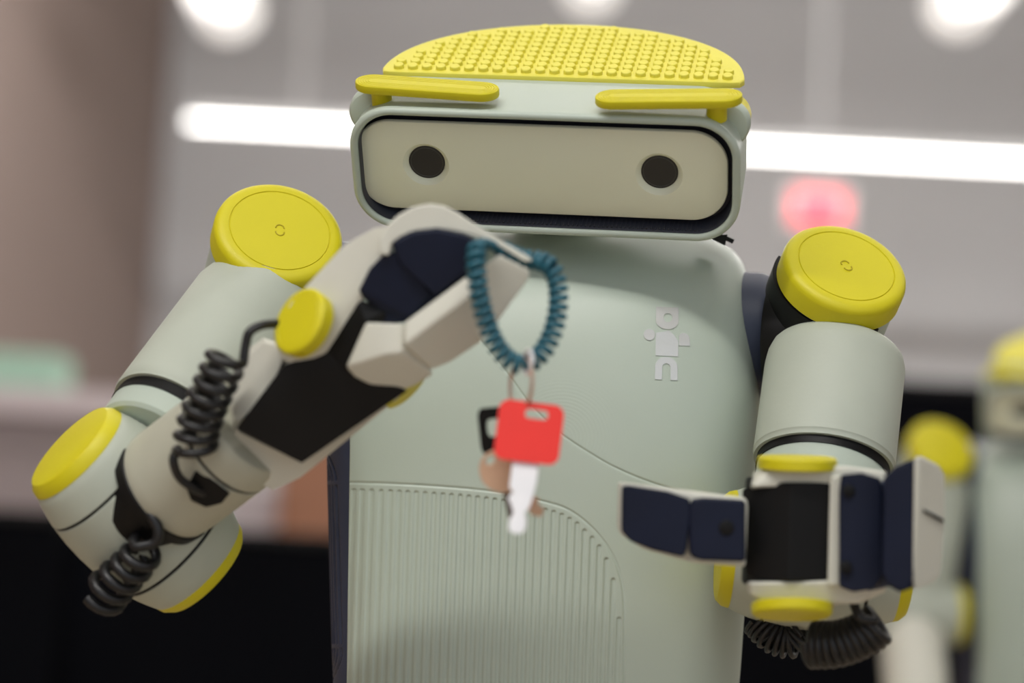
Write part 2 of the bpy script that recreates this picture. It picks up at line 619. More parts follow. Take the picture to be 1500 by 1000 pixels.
rows = np.concatenate([np.arange(326, 340, 1.0), np.arange(340, 1012, 1.5), np.arange(1012, 1121, 6.0)])
NF = 392
bx = 512 - (rows - 700) * 0.013
fb = np.clip((bx - _c(rows)) / _a(rows), -0.93, -0.6)
s = np.linspace(0, 1, NF)
F = fb[:, None] + (0.965 - fb[:, None]) * s[None, :]
Tn = (1 - np.abs(F) ** NEXP) ** (1 / NEXP)
cA, aA, tA, bA = (v[:, None] for v in (_c(rows), _a(rows), _t(rows), _b(rows)))
Xf = cA + aA * F
Yf = np.repeat(rows[:, None], NF, 1)
Tf = tA - bA + bA * Tn + torso_disp(Xf, Yf)
# around the right side to the back
phi0 = np.arccos(0.965 ** (NEXP / 2))
ph = np.linspace(phi0, -math.pi + 0.75, 70)[1:]
cs, sn = np.cos(ph), np.sin(ph)
Fs = np.sign(cs) * np.abs(cs) ** (2 / NEXP)
Ts = np.sign(sn) * np.abs(sn) ** (2 / NEXP)
Xs = cA + aA * Fs[None, :]
Tss = tA - bA + bA * Ts[None, :]
Ys = np.repeat(rows[:, None], len(ph), 1)
# folded front-left edge
Xe = np.stack([Xf[:, 0] + 7, Xf[:, 0] - 0.3], 1)
Te = np.stack([Tf[:, 0] - 26, Tf[:, 0] - 5], 1)
Ye = np.repeat(rows[:, None], 2, 1)
Xa, Ya, Ta = (np.concatenate(v, 1) for v in ((Xe, Xf, Xs), (Ye, Yf, Ys), (Te, Tf, Tss)))
TORSO = grid_mesh('torso_shell', W_np(Xa, Ya, Ta), SAGE, ROBOT, label='sage green chest shell with ribbed vent')

# navy side panel with its cut rings
prow = np.arange(345, 1120, 1.6)
phs = np.linspace(math.pi - 0.62, math.pi + 0.95, 90)
cs, sn = np.cos(phs), np.sin(phs)
Fs = np.sign(cs) * np.abs(cs) ** (2 / NEXP)
Ts = np.sign(sn) * np.abs(sn) ** (2 / NEXP)
cA, aA, tA, bA = (v[:, None] for v in (_c(prow), _a(prow), _t(prow), _b(prow)))
Q = bA * Ts[None, :]
Yp = np.repeat(prow[:, None], len(phs), 1)
yy = np.maximum(np.maximum(705 - Yp, Yp - 950), 0) * 1.7
rr = np.hypot(Q - 14, yy)
g = np.clip(1.6 - np.abs(((rr + 7) % 15.0) - 7.5) * 0.55, 0, 1) * (rr < 84) * (rr > 14)
g *= 1 - ((np.abs(Yp - 708) < 3) | (np.abs(Yp - 946) < 3))
k = 1 - 0.010 - 0.03 * g
Xp = cA + aA * Fs[None, :] * k
Tp = tA - bA + Q * k - 3
grid_mesh('side_panel', W_np(Xp, Yp, Tp), NAVY, ROBOT, label='dark navy side panel with cut rings')

# pelvis, column and wheeled base (below the frame)
floor_c = Vector((base.x, base.y, 0))
tc_ = W(783, 1110, -90)
lathe('waist', Vector((tc_.x, tc_.y, tc_.z - 0.16)), Vector((tc_.x, tc_.y, tc_.z + 0.03)), [(0, 0.055), (0.1, 0.06), (0.8, 0.06), (1, 0.055)], BLACK, ROBOT)
lathe('column', Vector((tc_.x, tc_.y, 0.2)), Vector((tc_.x, tc_.y, tc_.z - 0.15)), [(0, 0.075), (1, 0.07)], SAGE, ROBOT)
lathe('wheeled_base', Vector((tc_.x, tc_.y, 0.03)), Vector((tc_.x, tc_.y, 0.22)), [(0, 0.2), (0.15, 0.23), (0.75, 0.23), (0.95, 0.2), (1, 0.1)], SAGE, ROBOT)
for k in range(3):
    an = 2 * math.pi * k / 3 + 0.5
    q = Vector((tc_.x + 0.15 * math.cos(an), tc_.y + 0.15 * math.sin(an), 0.035))
    lathe('wheel', q - Vector((0.012, 0, 0)), q + Vector((0.012, 0, 0)), [(0, 0.03), (0.1, 0.035), (0.9, 0.035), (1, 0.03)], BLACK, ROBOT, seg=24)

# silver emblem on the chest
EMB = empty('chest_emblem', W(975, 505, float(t_surf(975, 505)) + 1), parent=ROBOT)
EMB['label'] = 'silver foil emblem on the chest'


def decal(outline, hole=None, name='emblem_piece'):
    bm = bmesh.new()
    edges = []
    for loop in [outline] + ([hole] if hole else []):
        vs = [bm.verts.new(W(x, y, float(t_surf(x, y)) + 1.3)) for x, y in loop]
        for i in range(len(vs)):
            edges.append(bm.edges.new((vs[i], vs[(i + 1) % len(vs)])))
    bmesh.ops.triangle_fill(bm, edges=edges, use_beauty=True)
    r = bmesh.ops.extrude_face_region(bm, geom=list(bm.faces))
    for v in [g for g in r['geom'] if isinstance(g, bmesh.types.BMVert)]:
        v.co += FWD * (1.6 * PX)
    bmesh.ops.recalc_face_normals(bm, faces=bm.faces)
    vs = [v.co.copy() for v in bm.verts]
    bm.verts.index_update()
    fs = [tuple(v.index for v in f.verts) for f in bm.faces]
    bm.free()
    return mk(name, vs, fs, FILM, EMB, smooth=False)


def arc(cx, cy, rx, ry, a0, a1, n):
    return [(cx + rx * math.cos(math.radians(a0 + (a1 - a0) * k / n)), cy + ry * math.sin(math.radians(a0 + (a1 - a0) * k / n))) for k in range(n + 1)]


def lean(pts):      # everything on the chest leans with the robot
    return [(x - 0.012 * (y - 505), y + 0.045 * (x - 975)) for x, y in pts]


decal(lean([(960.5, 449.5), (993.5, 449.5), (993.5, 472)] + arc(977, 470, 16.5, 12, 10, 170, 14) + [(960.5, 472)]), lean(arc(978, 465, 6.5, 6.5, 0, 345, 23)))
decal(lean(arc(951, 491, 8.3, 8.3, 0, 345, 23)))
decal(lean([(960.5, 488), (966, 487), (972, 486), (979, 483.5), (986, 489), (993.5, 498), (993.5, 521), (960.5, 521)]))
decal(lean([(994.5, 490), (999, 486.5), (1004, 486.5), (1008.5, 490), (1010.5, 496), (1010.5, 505), (994.5, 505)]))
decal(lean([(960, 556)] + arc(976.5, 538, 16.5, 15.5, 180, 360, 18) + [(993, 556), (983, 556)] + arc(976.5, 538, 6, 6, 360, 180, 12) + [(970, 556)]))

# ------------------------------------------------------------------ head
TH, YAW, HR = math.radians(33), math.radians(10.5), math.radians(-2.9)


def _hrot(v):
    x, y, z = v
    y, z = y * math.cos(TH) - z * math.sin(TH), y * math.sin(TH) + z * math.cos(TH)
    x, y = x * math.cos(HR) + y * math.sin(HR), -x * math.sin(HR) + y * math.cos(HR)
    return V(x, y, z)


HX = _hrot((math.cos(YAW), 0, math.sin(YAW)))
HU = _hrot((0, 1, 0))
HN = _hrot((-math.sin(YAW), 0, math.cos(YAW)))
H_T = 95.0
HO = W(796, 259, H_T)
HS = sc_at(H_T)


def H(x, y, w):
    """head frame: x right, y up, w backwards"""
    return HO + HX * (x * HS) + HU * (y * HS) - HN * (w * HS)


SLOPE = 0.123                              # the head's top falls towards the back


def HT(x, dy, w):
    return H(x, YT - SLOPE * w + dy, w)


def h_on_top(px, py, dy):
    d = (FWD + RT * ((px - 750.0) / FP) + UP * ((500.0 - py) / FP)).normalized()
    nn = (HN * -SLOPE + HU).normalized()
    k = ((HT(0, dy, 0) - CAM).dot(nn)) / d.dot(nn)
    q = CAM + d * k - HO
    return q.dot(HX) / HS, -q.dot(HN) / HS


def h_on_face(px, py, w):
    d = (FWD + RT * ((px - 750.0) / FP) + UP * ((500.0 - py) / FP)).normalized()
    k = ((H(0, 0, w) - CAM).dot(HN)) / d.dot(HN)
    q = CAM + d * k - HO
    return q.dot(HX) / HS, q.dot(HU) / HS


def rrect(hw, yt, yb, r, nc=14, ns=8, bulge=0.0):
    pts = []
    r = max(0.5, min(r, hw * 0.98, (yt - yb) / 2 * 0.98))
    corners = [(hw - r, yt - r, 0), (-(hw - r), yt - r, 90), (-(hw - r), yb + r, 180), (hw - r, yb + r, 270)]
    for i, (cx, cy, a0) in enumerate(corners):
        for k in range(nc + 1):
            a = math.radians(a0 + 90 * k / nc)
            pts.append((cx + r * math.cos(a), cy + r * math.sin(a)))
        nx_, ny_, na = corners[(i + 1) % 4]
        e0 = pts[-1]
        a = math.radians(na)
        e1 = (nx_ + r * math.cos(a), ny_ + r * math.sin(a))
        for k in range(1, ns):
            f = k / ns
            x, y = e0[0] + (e1[0] - e0[0]) * f, e0[1] + (e1[1] - e0[1]) * f
            pts.append((x, y))
    return pts


HW, YT, YB, CRN = 288.0, 103.0, -101.0, 66.0
secs = [(44, 14, 0), (30, 13.5, 0), (5, 12, 0), (1.5, 10.5, 0), (0, 7.5, 0), (0, 5, 0), (1.5, 2.2, 0), (4.5, 0.4, 0), (9, 0, 0), (30, 0, 0), (60, 0, 0), (95, 0, 0), (120, 0, 0)]


pw0 = h_on_top(800, 114, 5)[1]
rear = h_on_top(832, 35, 7)[1]
WS = pw0 - 10
WL = rear + 1.0 - WS


def pad_hw(k):
    return 279.0 * math.sqrt(max(0.0, 1 - k * k))


loops = [[H(x, y, w) for x, y in rrect(HW - i, YT - i, YB + i, CRN - i * 0.9)] for w, i, _ in secs[:-4]]
loops += [[H(x, y, w) for x, y in rrect(HW, YT - SLOPE * w, YB, CRN)] for w in (16, 30, 50, 75, 95, WS - 6)]
for k in (0.0, 0.08, 0.18, 0.3, 0.42, 0.55, 0.68, 0.79, 0.88, 0.945, 0.98, 0.996):
    w = WS + WL * k
    hw = pad_hw(k) + 3
    loops.append([H(x, y, w) for x, y in rrect(hw, YT - SLOPE * w, YB + 30 * k * k + 4, CRN * (1 - 0.45 * k))])
n = len(loops[0])
vs = [p for l in loops for p in l]
fs = []
for i in range(len(loops) - 1):
    for k in range(n):
        k2 = (k + 1) % n
        fs.append((i * n + k, i * n + k2, (i + 1) * n + k2, (i + 1) * n + k))
fs.append(tuple((len(loops) - 1) * n + k for k in range(n)))
HEAD = mk('head', vs, fs, SAGE, ROBOT, angle=50, label='sage green visor-shaped head shell')

# dark lining of the visor opening and its lower ribs
lin_secs = [(5.0, 12.7), (20, 14.2), (40, 14.8), (42, 16), (43, 60)]
loops = [[H(x, y, w) for x, y in rrect(HW - i, YT - i, YB + i, CRN - min(i, 20) * 0.9)] for w, i in lin_secs]
vs = [p for l in loops for p in l]
fs = []
for i in range(len(loops) - 1):
    for k in range(n):
        k2 = (k + 1) % n
        fs.append((i * n + k, i * n + k2, (i + 1) * n + k2, (i + 1) * n + k))
fs.append(tuple((len(loops) - 1) * n + k for k in range(n)))
mk('visor_lining', vs, fs, LINING, HEAD, angle=50, label='dark navy lining of the visor')
bm = bmesh.new()
for k in range(76):
    x = -247 + k * 6.5
    yb0 = YB + 13.4
    pts = [H(x + dx, yb0 + dy, w) for dx in (-1.1, 1.1) for dy in (0, 2.2) for w in (10, 34)]
    hull_bm(bm, pts)
me = bpy.data.meshes.new('lining_ribs')
ctr = H(0, -80, 25)
for v in bm.verts:
    v.co -= ctr
bm.to_mesh(me)
bm.free()
rb = mk_mesh('lining_ribs', me, ctr, LINING, HEAD, smooth=False)
rb['kind'] = 'stuff'

# face plate with eye holes
PW = 20.0
eyeL, eyeR = h_on_face(624, 241, PW), h_on_face(965.5, 255.5, PW)
pl = h_on_face(526, 250, PW)
pr = h_on_face(1064, 250, PW)
pt = h_on_face(795, 187.5, PW)
pb_ = h_on_face(795, 312, PW)
fxc, fhw = (pl[0] + pr[0]) / 2, (pr[0] - pl[0]) / 2
ER = 27.0
bm = bmesh.new()
edges = []
ol = [(x + fxc, y) for x, y in rrect(fhw, pt[1], pb_[1], 52, nc=16, ns=2)]
for loop in (ol, [(eyeL[0] + (ER + 8) * math.cos(a), eyeL[1] + (ER + 8) * math.sin(a)) for a in np.linspace(0, 2 * math.pi, 49)[:-1]],
             [(eyeR[0] + (ER + 8) * math.cos(a), eyeR[1] + (ER + 8) * math.sin(a)) for a in np.linspace(0, 2 * math.pi, 49)[:-1]]):
    vv = [bm.verts.new(H(x, y, PW)) for x, y in loop]
    for i in range(len(vv)):
        edges.append(bm.edges.new((vv[i], vv[(i + 1) % len(vv)])))
bmesh.ops.triangle_fill(bm, edges=edges, use_beauty=True)
bm.verts.index_update()
vs = [v.co.copy() for v in bm.verts]
fs = [tuple(v.index for v in f.verts) for f in bm.faces]
bm.free()
# rounded outer edge
nb = len(ol)
cur = len(vs)
idx = None
lay = [(0.0, 0.0), (0.6, 1.2), (1.8, 2.2), (6, 2.6)]
start = []
for dw, off in lay[1:]:
    ring = []
    for x, y in [(x + fxc, y) for x, y in rrect(fhw + off, pt[1] + off, pb_[1] - off, 52 + off, nc=16, ns=2)]:
        vs.append(H(x, y, PW + dw))
        ring.append(len(vs) - 1)
    start.append(ring)
first = list(range(nb))
chain = [first] + start
for a_, b_ in zip(chain[:-1], chain[1:]):
    for k in range(nb):
        k2 = (k + 1) % nb
        fs.append((a_[k], a_[k2], b_[k2], b_[k]))
FPL = mk('face_plate', vs, fs, FACE, ROBOT, angle=40, label='beige face plate with two camera eyes')
for ex, ey in (eyeL, eyeR):
    P = H(ex, ey, PW)
    k = HS
    lathe('eye_bezel', P, P - HN, [(0, (ER + 8.0) * k), (1.5 * k, (ER + 6) * k), (7 * k, (ER + 0.8) * k), (9 * k, ER * k), (24 * k, ER * k)], FACE, FPL, closed=False, angle=60)
    st = [(7.5, ER)]
    for d_, r_ in ((8, 0), (12.5, 4.5), (15.5, 9), (18, 13), (20, 17), (21.5, 20.5)):
        st += [(d_, ER - r_ - 1.2), (d_, ER - r_ - 4.2)]
    st += [(23, 2.0), (23, 0.5)]
    e = lathe('eye_lens', P, P - HN, [(d_ * k, max(0.4, r_) * k) for d_, r_ in st], LENS, FPL, label='black ringed camera lens', angle=20)
    for d_, r_ in ((8.4, ER - 3), (12.8, ER - 8), (18.2, ER - 16)):
        lathe('lens_ring', P, P - HN, [((d_ - 0.9) * k, (r_ - 0.7) * k), ((d_ - 1.3) * k, r_ * k), ((d_ - 0.9) * k, (r_ + 0.7) * k), (d_ * k, (r_ + 0.7) * k), (d_ * k, (r_ - 0.7) * k)], mat('lens_grey', (58, 58, 55), 0.35), FPL, closed=False)

# yellow studded pad on top
outline = []
NB = 60
for k in range(NB + 1):
    a = math.pi * k / NB
    outline.append((8 + 274 * math.cos(a), pw0 + (rear - pw0) * math.sin(a) ** 0.92))
cf = 12
outline = [(264, pw0 + 0.0), (276, pw0 + 2.5)] + outline[1:-1] + [(-262, pw0 + 2.5), (-252, pw0)]
vs, fs = [], []
lv = [(-2, 0), (4, 0), (6.5, 1.0), (7.2, 3.0), (7.2, 8)]
cxm, cwm = 0, (pw0 + rear) / 2
for y, ins in lv:
    for x, w in outline:
        L = math.hypot(x / 266, (w - cwm) / ((rear - pw0) / 2))
        vs.append(HT(x * (1 - ins / 266), y, cwm + (w - cwm) * (1 - ins / ((rear - pw0) / 2))))
n = len(outline)
for i in range(len(lv) - 1):
    for k in range(n):
        k2 = (k + 1) % n
        fs.append((i * n + k, i * n + k2, (i + 1) * n + k2, (i + 1) * n + k))
fs.append(tuple((len(lv) - 1) * n + k for k in range(n)))
HPAD = mk('head_pad', vs, fs, YEL2, ROBOT, angle=50, label='yellow studded rubber pad on top of the head')
# one stud mesh, shared
sm = bpy.data.meshes.new('stud')
sv, sf = [], []
K = 14
for y, r in ((-0.5, 8.0), (5.8, 7.6), (6.8, 6.6)):
    for k in range(K):
        a = 2 * math.pi * k / K
        sv.append((HX * (r * math.cos(a)) + HU * y - HN * (r * math.sin(a))) * HS)
for i in range(2):
    for k in range(K):
        k2 = (k + 1) % K
        sf.append((i * K + k, i * K + k2, (i + 1) * K + k2, (i + 1) * K + k))
sf.append(tuple(2 * K + k for k in range(K)))
sm.from_pydata(sv, [], sf)
sm.materials.append(YEL2)
sm.shade_smooth()
sm.set_sharp_from_angle(angle=math.radians(35))
sp = 21.6
for r_ in range(10):
    w = pw0 + 17 + r_ * sp
    for c_ in range(-14, 15):
        x = (c_ + 0.5) * sp + 8
        if (abs(x - 8) / 258) ** 2 + ((w + 8 - pw0) / (rear - pw0 - 14)) ** 2 < 1.0:
            o = bpy.data.objects.new('stud', sm)
            put(o, HT(x, 7.2, w), HPAD)


# brows, their posts and hinges
def stadium(x0, w0, x1, w1, r, n=14):
    dx, dw = x1 - x0, w1 - w0
    L = math.hypot(dx, dw)
    dx, dw = dx / L, dw / L
    a0 = math.atan2(dw, dx)
    pts = []
    for k in range(n + 1):
        a = a0 - math.pi / 2 + math.pi * k / n
        pts.append((x1 + r * math.cos(a), w1 + r * math.sin(a)))
    for k in range(n + 1):
        a = a0 + math.pi / 2 + math.pi * k / n
        pts.append((x0 + r * math.cos(a), w0 + r * math.sin(a)))
    return pts


def brow(pA, pB, yA, yB, outer):
    A_, B_ = h_on_top(*pA, yA), h_on_top(*pB, yB)
    R0 = 27.0
    lay = [(-13.5, R0 - 2.5), (-12.5, R0 - 0.8), (-10.5, R0), (-2.0, R0), (-0.6, R0 - 0.6), (0, R0 - 2)]
    r = R0 - 3.2
    while r > 5:
        lay += [(-1.0, r), (-1.0, r - 0.5), (0, r - 1.1), (0, r - 3.1)]
        r -= 3.8
    vs, fs = [], []
    LL = math.hypot(B_[0] - A_[0], B_[1] - A_[1])
    for dy, r in lay:
        for x, w in stadium(A_[0], A_[1], B_[0], B_[1], max(r, 0.6)):
            f = ((x - A_[0]) * (B_[0] - A_[0]) + (w - A_[1]) * (B_[1] - A_[1])) / LL ** 2
            vs.append(HT(x, yA + (yB - yA) * f + dy, w))
    n = len(stadium(0, 0, 1, 0, 1))
    for i in range(len(lay) - 1):
        for k in range(n):
            k2 = (k + 1) % n
            fs.append((i * n + k, i * n + k2, (i + 1) * n + k2, (i + 1) * n + k))
    fs.append(tuple(range(n)))
    fs.append(tuple((len(lay) - 1) * n + k for k in range(n)))
    b = mk('brow', vs, fs, YEL, ROBOT, angle=30, label='yellow rounded brow paddle')
    O_ = A_ if outer == 'A' else B_
    yO = yA if outer == 'A' else yB
    sgn = -1 if outer == 'A' else 1
    ox = O_[0] + (10 if outer == 'A' else -10)
    lathe('post', HT(ox, -9, O_[1] + 2), HT(ox, yO - 12, O_[1] + 2), [(0, 15 * HS), (0.75, 15 * HS), (0.9, 17 * HS), (1, 20 * HS)], YEL, b, seg=32)
    # hinge: sage drum in front, yellow drum behind, lying front to back on the head corner
    hx = sgn * 262
    lathe('hinge_ring', H(hx, 66, 66), H(hx, 60, 104), [(0, 31 * HS), (0.06, 34 * HS), (0.94, 34 * HS), (1, 31 * HS)], YEL, b, seg=48)
    lathe('hinge', H(hx, 69, 47), H(hx, 66, 68), [(0, 26 * HS), (0.10, 32 * HS), (0.3, 35 * HS), (0.95, 36 * HS), (1, 34 * HS)], SAGE, HEAD, seg=48)
    lathe('hinge_gap', H(hx, 60, 102), H(hx, 59, 108), [(0, 31 * HS), (1, 31 * HS)], BLACK, HEAD, seg=32)
    return b


brow((547, 117.5), (704, 128.5), 31, 26, 'A')
brow((899, 139.5), (1060, 138), 26, 32, 'B')

# neck and the small black clip behind the head
nk0 = W(812, 350, -220)
lathe('neck', nk0, H(0, -60, 215), [(0, 0.03), (0.5, 0.028), (1, 0.03)], SAGE, ROBOT)
hulls('clip', [[(1034, 346, -60), (1066, 343, -60), (1062, 360, -60), (1046, 352, -60), (1034, 346, -95), (1066, 343, -95), (1062, 360, -95), (1046, 352, -95)],
               [(1052, 340, -62), (1076, 351, -62), (1073, 357, -62), (1050, 346, -62), (1052, 340, -90), (1076, 351, -90), (1073, 357, -90), (1050, 346, -90)]], BLACK, ROBOT, bevel=1.2)


# ------------------------------------------------------------------ shoulders
def shoulder_cap(c, n, r=96.0, rot=0.0, parent=ROBOT):
    prof = [(-44, r - 2), (-42, r), (-13, r), (-7, r - 1.5), (-3, r - 5), (-0.8, r - 9.5), (0, r - 14), (0, r - 20.2), (-1.5, r - 20.9), (-1.5, r - 21.8), (0, r - 22.5), (0, 2.0)]
    o = disc('shoulder_cap', c, n, prof, YEL, parent, seg=96, angle=40, label='yellow round shoulder cap with engraved ring')
    s = sc_at(c[2])
    P, ax = W(*c), V(*n)
    e1 = (UP - ax * UP.dot(ax)).normalized()
    e2 = ax.cross(e1)
    e1, e2 = e1 * math.cos(rot) + e2 * math.sin(rot), e2 * math.cos(rot) - e1 * math.sin(rot)
    for q in (-1, 1):
        path = []
        for k in range(15):
            a = math.radians(-95 + 190 * k / 14)
            path.append(P + ax * (0.25 * s) + (e1 * (q * (4.0 + 6.0 * math.cos(a))) + e2 * (6.2 * math.sin(a))) * s)
        vs, fs = tube_geo(path, 1.15 * s, 6)
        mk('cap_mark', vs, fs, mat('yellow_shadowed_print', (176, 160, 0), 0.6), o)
    disc('shoulder_housing', (c[0], c[1], c[2]), n, [(-150, r - 8), (-145, r - 4), (-45, r - 4), (-44, r - 6)], SAGE, parent, seg=72)
    return o


def collar(c, n, r, a0, a1):
    """black collar round part of a shoulder cap; angles in the cap's plane, 0 = picture right, 90 = up"""
    s = sc_at(c[2])
    P, ax = W(*c), V(*n)
    ex = (RT - ax * RT.dot(ax)).normalized()
    ey = ax.cross(ex)
    prof = [(-75, r - 8), (-75, r), (-36, r), (-36, r - 8)]
    vs, fs = [], []
    K = 40
    for k in range(K + 1):
        a = math.radians(a0 + (a1 - a0) * k / K)
        for h, q in prof:
            vs.append(P + ax * (h * s) + (ex * math.cos(a) + ey * math.sin(a)) * (q * s))
    for k in range(K):
        for i in range(4):
            j = (i + 1) % 4
            fs.append((k * 4 + i, k * 4 + j, (k + 1) * 4 + j, (k + 1) * 4 + i))
    fs += [(0, 1, 2, 3), tuple(K * 4 + i for i in range(4))]
    return mk('cap_collar', vs, fs, BLACK, ROBOT)


NL = (0.26, 0.61, 0.75)
NR = (0.20, 0.70, 0.68)
shoulder_cap((410, 337, 25), NL, 96, math.radians(-8))
shoulder_cap((1240, 389, 25), NR, 94, math.radians(14))

# joints between torso and shoulders
cyl('shoulder_joint', (1040, 492, -160), (1128, 496, -150), [(0, 96), (0.80, 96), (0.93, 93), (1, 88)], NAVY, ROBOT, label='navy shoulder joint')
cyl('shoulder_joint', (1132, 492, -75), (1178, 494, -60), [(0, 84), (0.1, 87), (1, 87)], BLACK, ROBOT)
collar((1236, 393, 15), NR, 97.5, 150, 305)
cyl('shoulder_joint', (560, 460, -160), (470, 446, -150), [(0, 96), (0.80, 96), (0.93, 93), (1, 88)], NAVY, ROBOT)
collar((414, 341, 15), NL, 98, -75, 60)

# ------------------------------------------------------------------ left-hand arm in the picture (raised)
A0, A1 = (391, 440, -15), (254, 622, 155)
cyl('upper_arm', A0, A1, [(0, 80), (0.02, 90), (0.06, 97), (0.14, 102), (0.93, 103), (0.975, 103), (0.985, 101), (1.0, 101), (1.0, 94)], SAGE2, ROBOT, seg=96, label='pale sage upper arm tube')
cyl('arm_ring', (258, 617, 150), (245, 634, 165), [(0, 96), (1, 97)], BLACK, ROBOT, seg=72)
cyl('elbow_neck', (250, 628, 158), (224, 662, 190), [(0, 93), (0.08, 96), (0.9, 95), (1.0, 90)], SAGE, ROBOT, seg=72)


def drum(c1, c2, s, parent=ROBOT, seg=96):
    """elbow drum from cap to cap"""
    pf = lambda lst: [(f, r * s) for f, r in lst]
    d = cyl('elbow_drum', c1, c2, pf([(0.065, 84), (0.07, 86), (0.12, 92), (0.18, 97.5), (0.235, 101.5), (0.24, 99.5), (0.252, 99.5), (0.257, 102.5), (0.35, 106.5), (0.45, 108.5), (0.55, 108.5), (0.65, 106.5), (0.743, 102.5), (0.748, 99.5), (0.76, 99.5), (0.765, 101.5), (0.82, 97.5), (0.88, 92), (0.935, 86), (0.94, 84)]), SAGE2, parent, seg=seg, label='sage elbow drum with yellow end caps')
    cyl('drum_cap', c1, c2, pf([(0.0, 20), (0.0, 73), (0.004, 76.5), (0.035, 84), (0.07, 86.5), (0.075, 84)]), YEL, d, seg=72, angle=30)
    cyl('drum_cap', c1, c2, pf([(0.925, 84), (0.93, 86.5), (0.965, 84), (0.996, 76.5), (1.0, 73), (1.0, 20)]), YEL, d, seg=72, angle=30)
    for f in (0.246, 0.754):
        cyl('drum_seam', c1, c2, pf([(f - 0.008, 100.4), (f + 0.008, 100.4)]), BLACK, d, seg=72)
    return d


drum((101, 653, 246), (300, 838, 152), 1.0)

# forearm
F0, F1 = (242, 715, 262), (432, 573, 375)
cyl('elbow_socket', (194, 752, 236), F0, [(0, 60), (0.06, 70), (0.2, 76), (1, 79)], BLACK, ROBOT, seg=72)
cyl('forearm_ring', (232, 722, 256), (246, 712, 264), [(0, 84), (0.1, 87), (0.9, 88), (1, 86)], BLACK, ROBOT, seg=72)
FA = cyl('forearm', F0, F1, [(0, 78), (0.0, 82), (0.02, 85), (0.1, 87), (0.47, 87.5), (0.48, 85.5), (0.492, 85.5), (0.50, 87.5), (0.58, 87), (0.63, 84), (0.66, 78), (0.67, 40)], FORE, ROBOT, seg=96, label='off white forearm tube with seam')
cyl('forearm_seam', F0, F1, [(0.478, 86.2), (0.494, 86.2)], BLACK, FA, seg=72)
# black plate on the forearm, painting the shade inside the cable hole
prism('cable_hole_shade', [(290, 681, 6), (313, 703, 4), (337, 722, -2), (325, 737, -12), (302, 743, -14), (280, 733, -10), (273, 715, 0)], 340, 378, BLACK, ROBOT, bevel=2)

# ------------------------------------------------------------------ pinching hand
# cup that carries the black palm
hulls('wrist_shell', [[(335, 560, 362), (352, 520, 368), (385, 494, 378), (408, 502, 382), (412, 540, 394), (396, 580, 394), (345, 626, 384), (338, 655, 370), (360, 700, 355), (400, 718, 345), (440, 700, 352), (513, 640, 378), (545, 612, 386), (590, 578, 398), (520, 540, 398),
                      (380, 560, 290), (430, 520, 300), (540, 560, 320), (480, 620, 300), (400, 680, 280)]], SHELLW, ROBOT, bevel=12, segs=5, label='off white wrist shell')
hulls('wrist_lobe', [[(352, 524, 385), (384, 496, 396), (408, 502, 400), (416, 530, 408), (398, 576, 408), (346, 624, 396), (336, 600, 380), (338, 560, 380), (380, 530, 350), (350, 600, 350), (400, 520, 350)]], SHELLW, ROBOT, bevel=14, segs=5)
hulls('palm', [[(346, 627, 426), (398, 577, 434), (416, 534, 440), (480, 512, 446), (505, 536, 448), (540, 566, 440), (597, 572, 436), (538, 611, 428), (442, 678, 416), (350, 632, 396), (445, 676, 392), (594, 574, 405), (470, 520, 405), (410, 545, 400)],
               [(480, 515, 446), (500, 480, 455), (522, 436, 462), (566, 455, 470), (536, 471, 470), (504, 538, 450), (545, 566, 438), (480, 515, 400), (522, 436, 400), (566, 455, 400), (540, 560, 400)]], BLACK, ROBOT, bevel=2.5, label='black palm plate')
# finger base lobe with its yellow disc
hulls('finger_base', [[(402, 500, 440), (412, 524, 440), (430, 536, 440), (452, 532, 442), (478, 516, 446), (500, 482, 455), (524, 434, 466), (545, 405, 472), (575, 372, 478), (580, 330, 478), (548, 334, 470), (505, 358, 458), (462, 402, 445), (425, 445, 440),
                       (410, 500, 360), (440, 530, 360), (490, 490, 370), (560, 400, 385), (575, 335, 390), (505, 362, 375), (440, 430, 362)]], SHELLW, ROBOT, bevel=8, segs=4, label='off white finger base lobe')
disc('finger_cap', (436, 469, 462), (-0.66, 0.36, 0.66), [(-24, 50), (-4, 52), (-1.5, 50.5), (0, 48), (0, 43), (-0.8, 42), (0, 41), (0, 2)], YEL, ROBOT, seg=72, label='yellow finger hinge disc')
disc('finger_cap', (598, 570, 385), (0.62, -0.60, 0.25), [(-30, 40), (-10, 42), (-2, 40), (0, 36), (0, 2)], YEL, ROBOT, seg=72)
# arched outer finger
outer = [(556, 350), (566, 332), (582, 316), (603, 304), (628, 298), (650, 301), (668, 310), (700, 331), (735, 353), (778, 378), (780, 383), (768, 383), (735, 363), (705, 349), (690, 344), (665, 338), (640, 335), (610, 338), (588, 346), (574, 356), (570, 374), (556, 372)]
prism('finger_shell', outer, 415, 500, SHELLW, ROBOT, bevel=4.5, segs=4, label='off white arched finger shell')
hulls('finger_pad', [[(574, 354, 502), (600, 339, 506), (640, 334, 508), (680, 342, 508), (702, 354, 506), (696, 392, 500), (640, 434, 490), (582, 384, 494), (574, 354, 420), (640, 334, 420), (700, 352, 420), (690, 390, 420), (640, 430, 420), (582, 384, 420)]], PAD, ROBOT, bevel=6, segs=3, label='dark navy rubber fingertip pad')
hulls('finger_pad', [[(526, 424, 482), (542, 392, 490), (562, 372, 494), (580, 366, 492), (632, 432, 478), (600, 466, 472), (560, 456, 470), (530, 434, 474), (526, 424, 410), (545, 392, 410), (580, 380, 410), (640, 430, 410), (600, 466, 410), (555, 460, 410)]], PAD, ROBOT, bevel=6, segs=3)
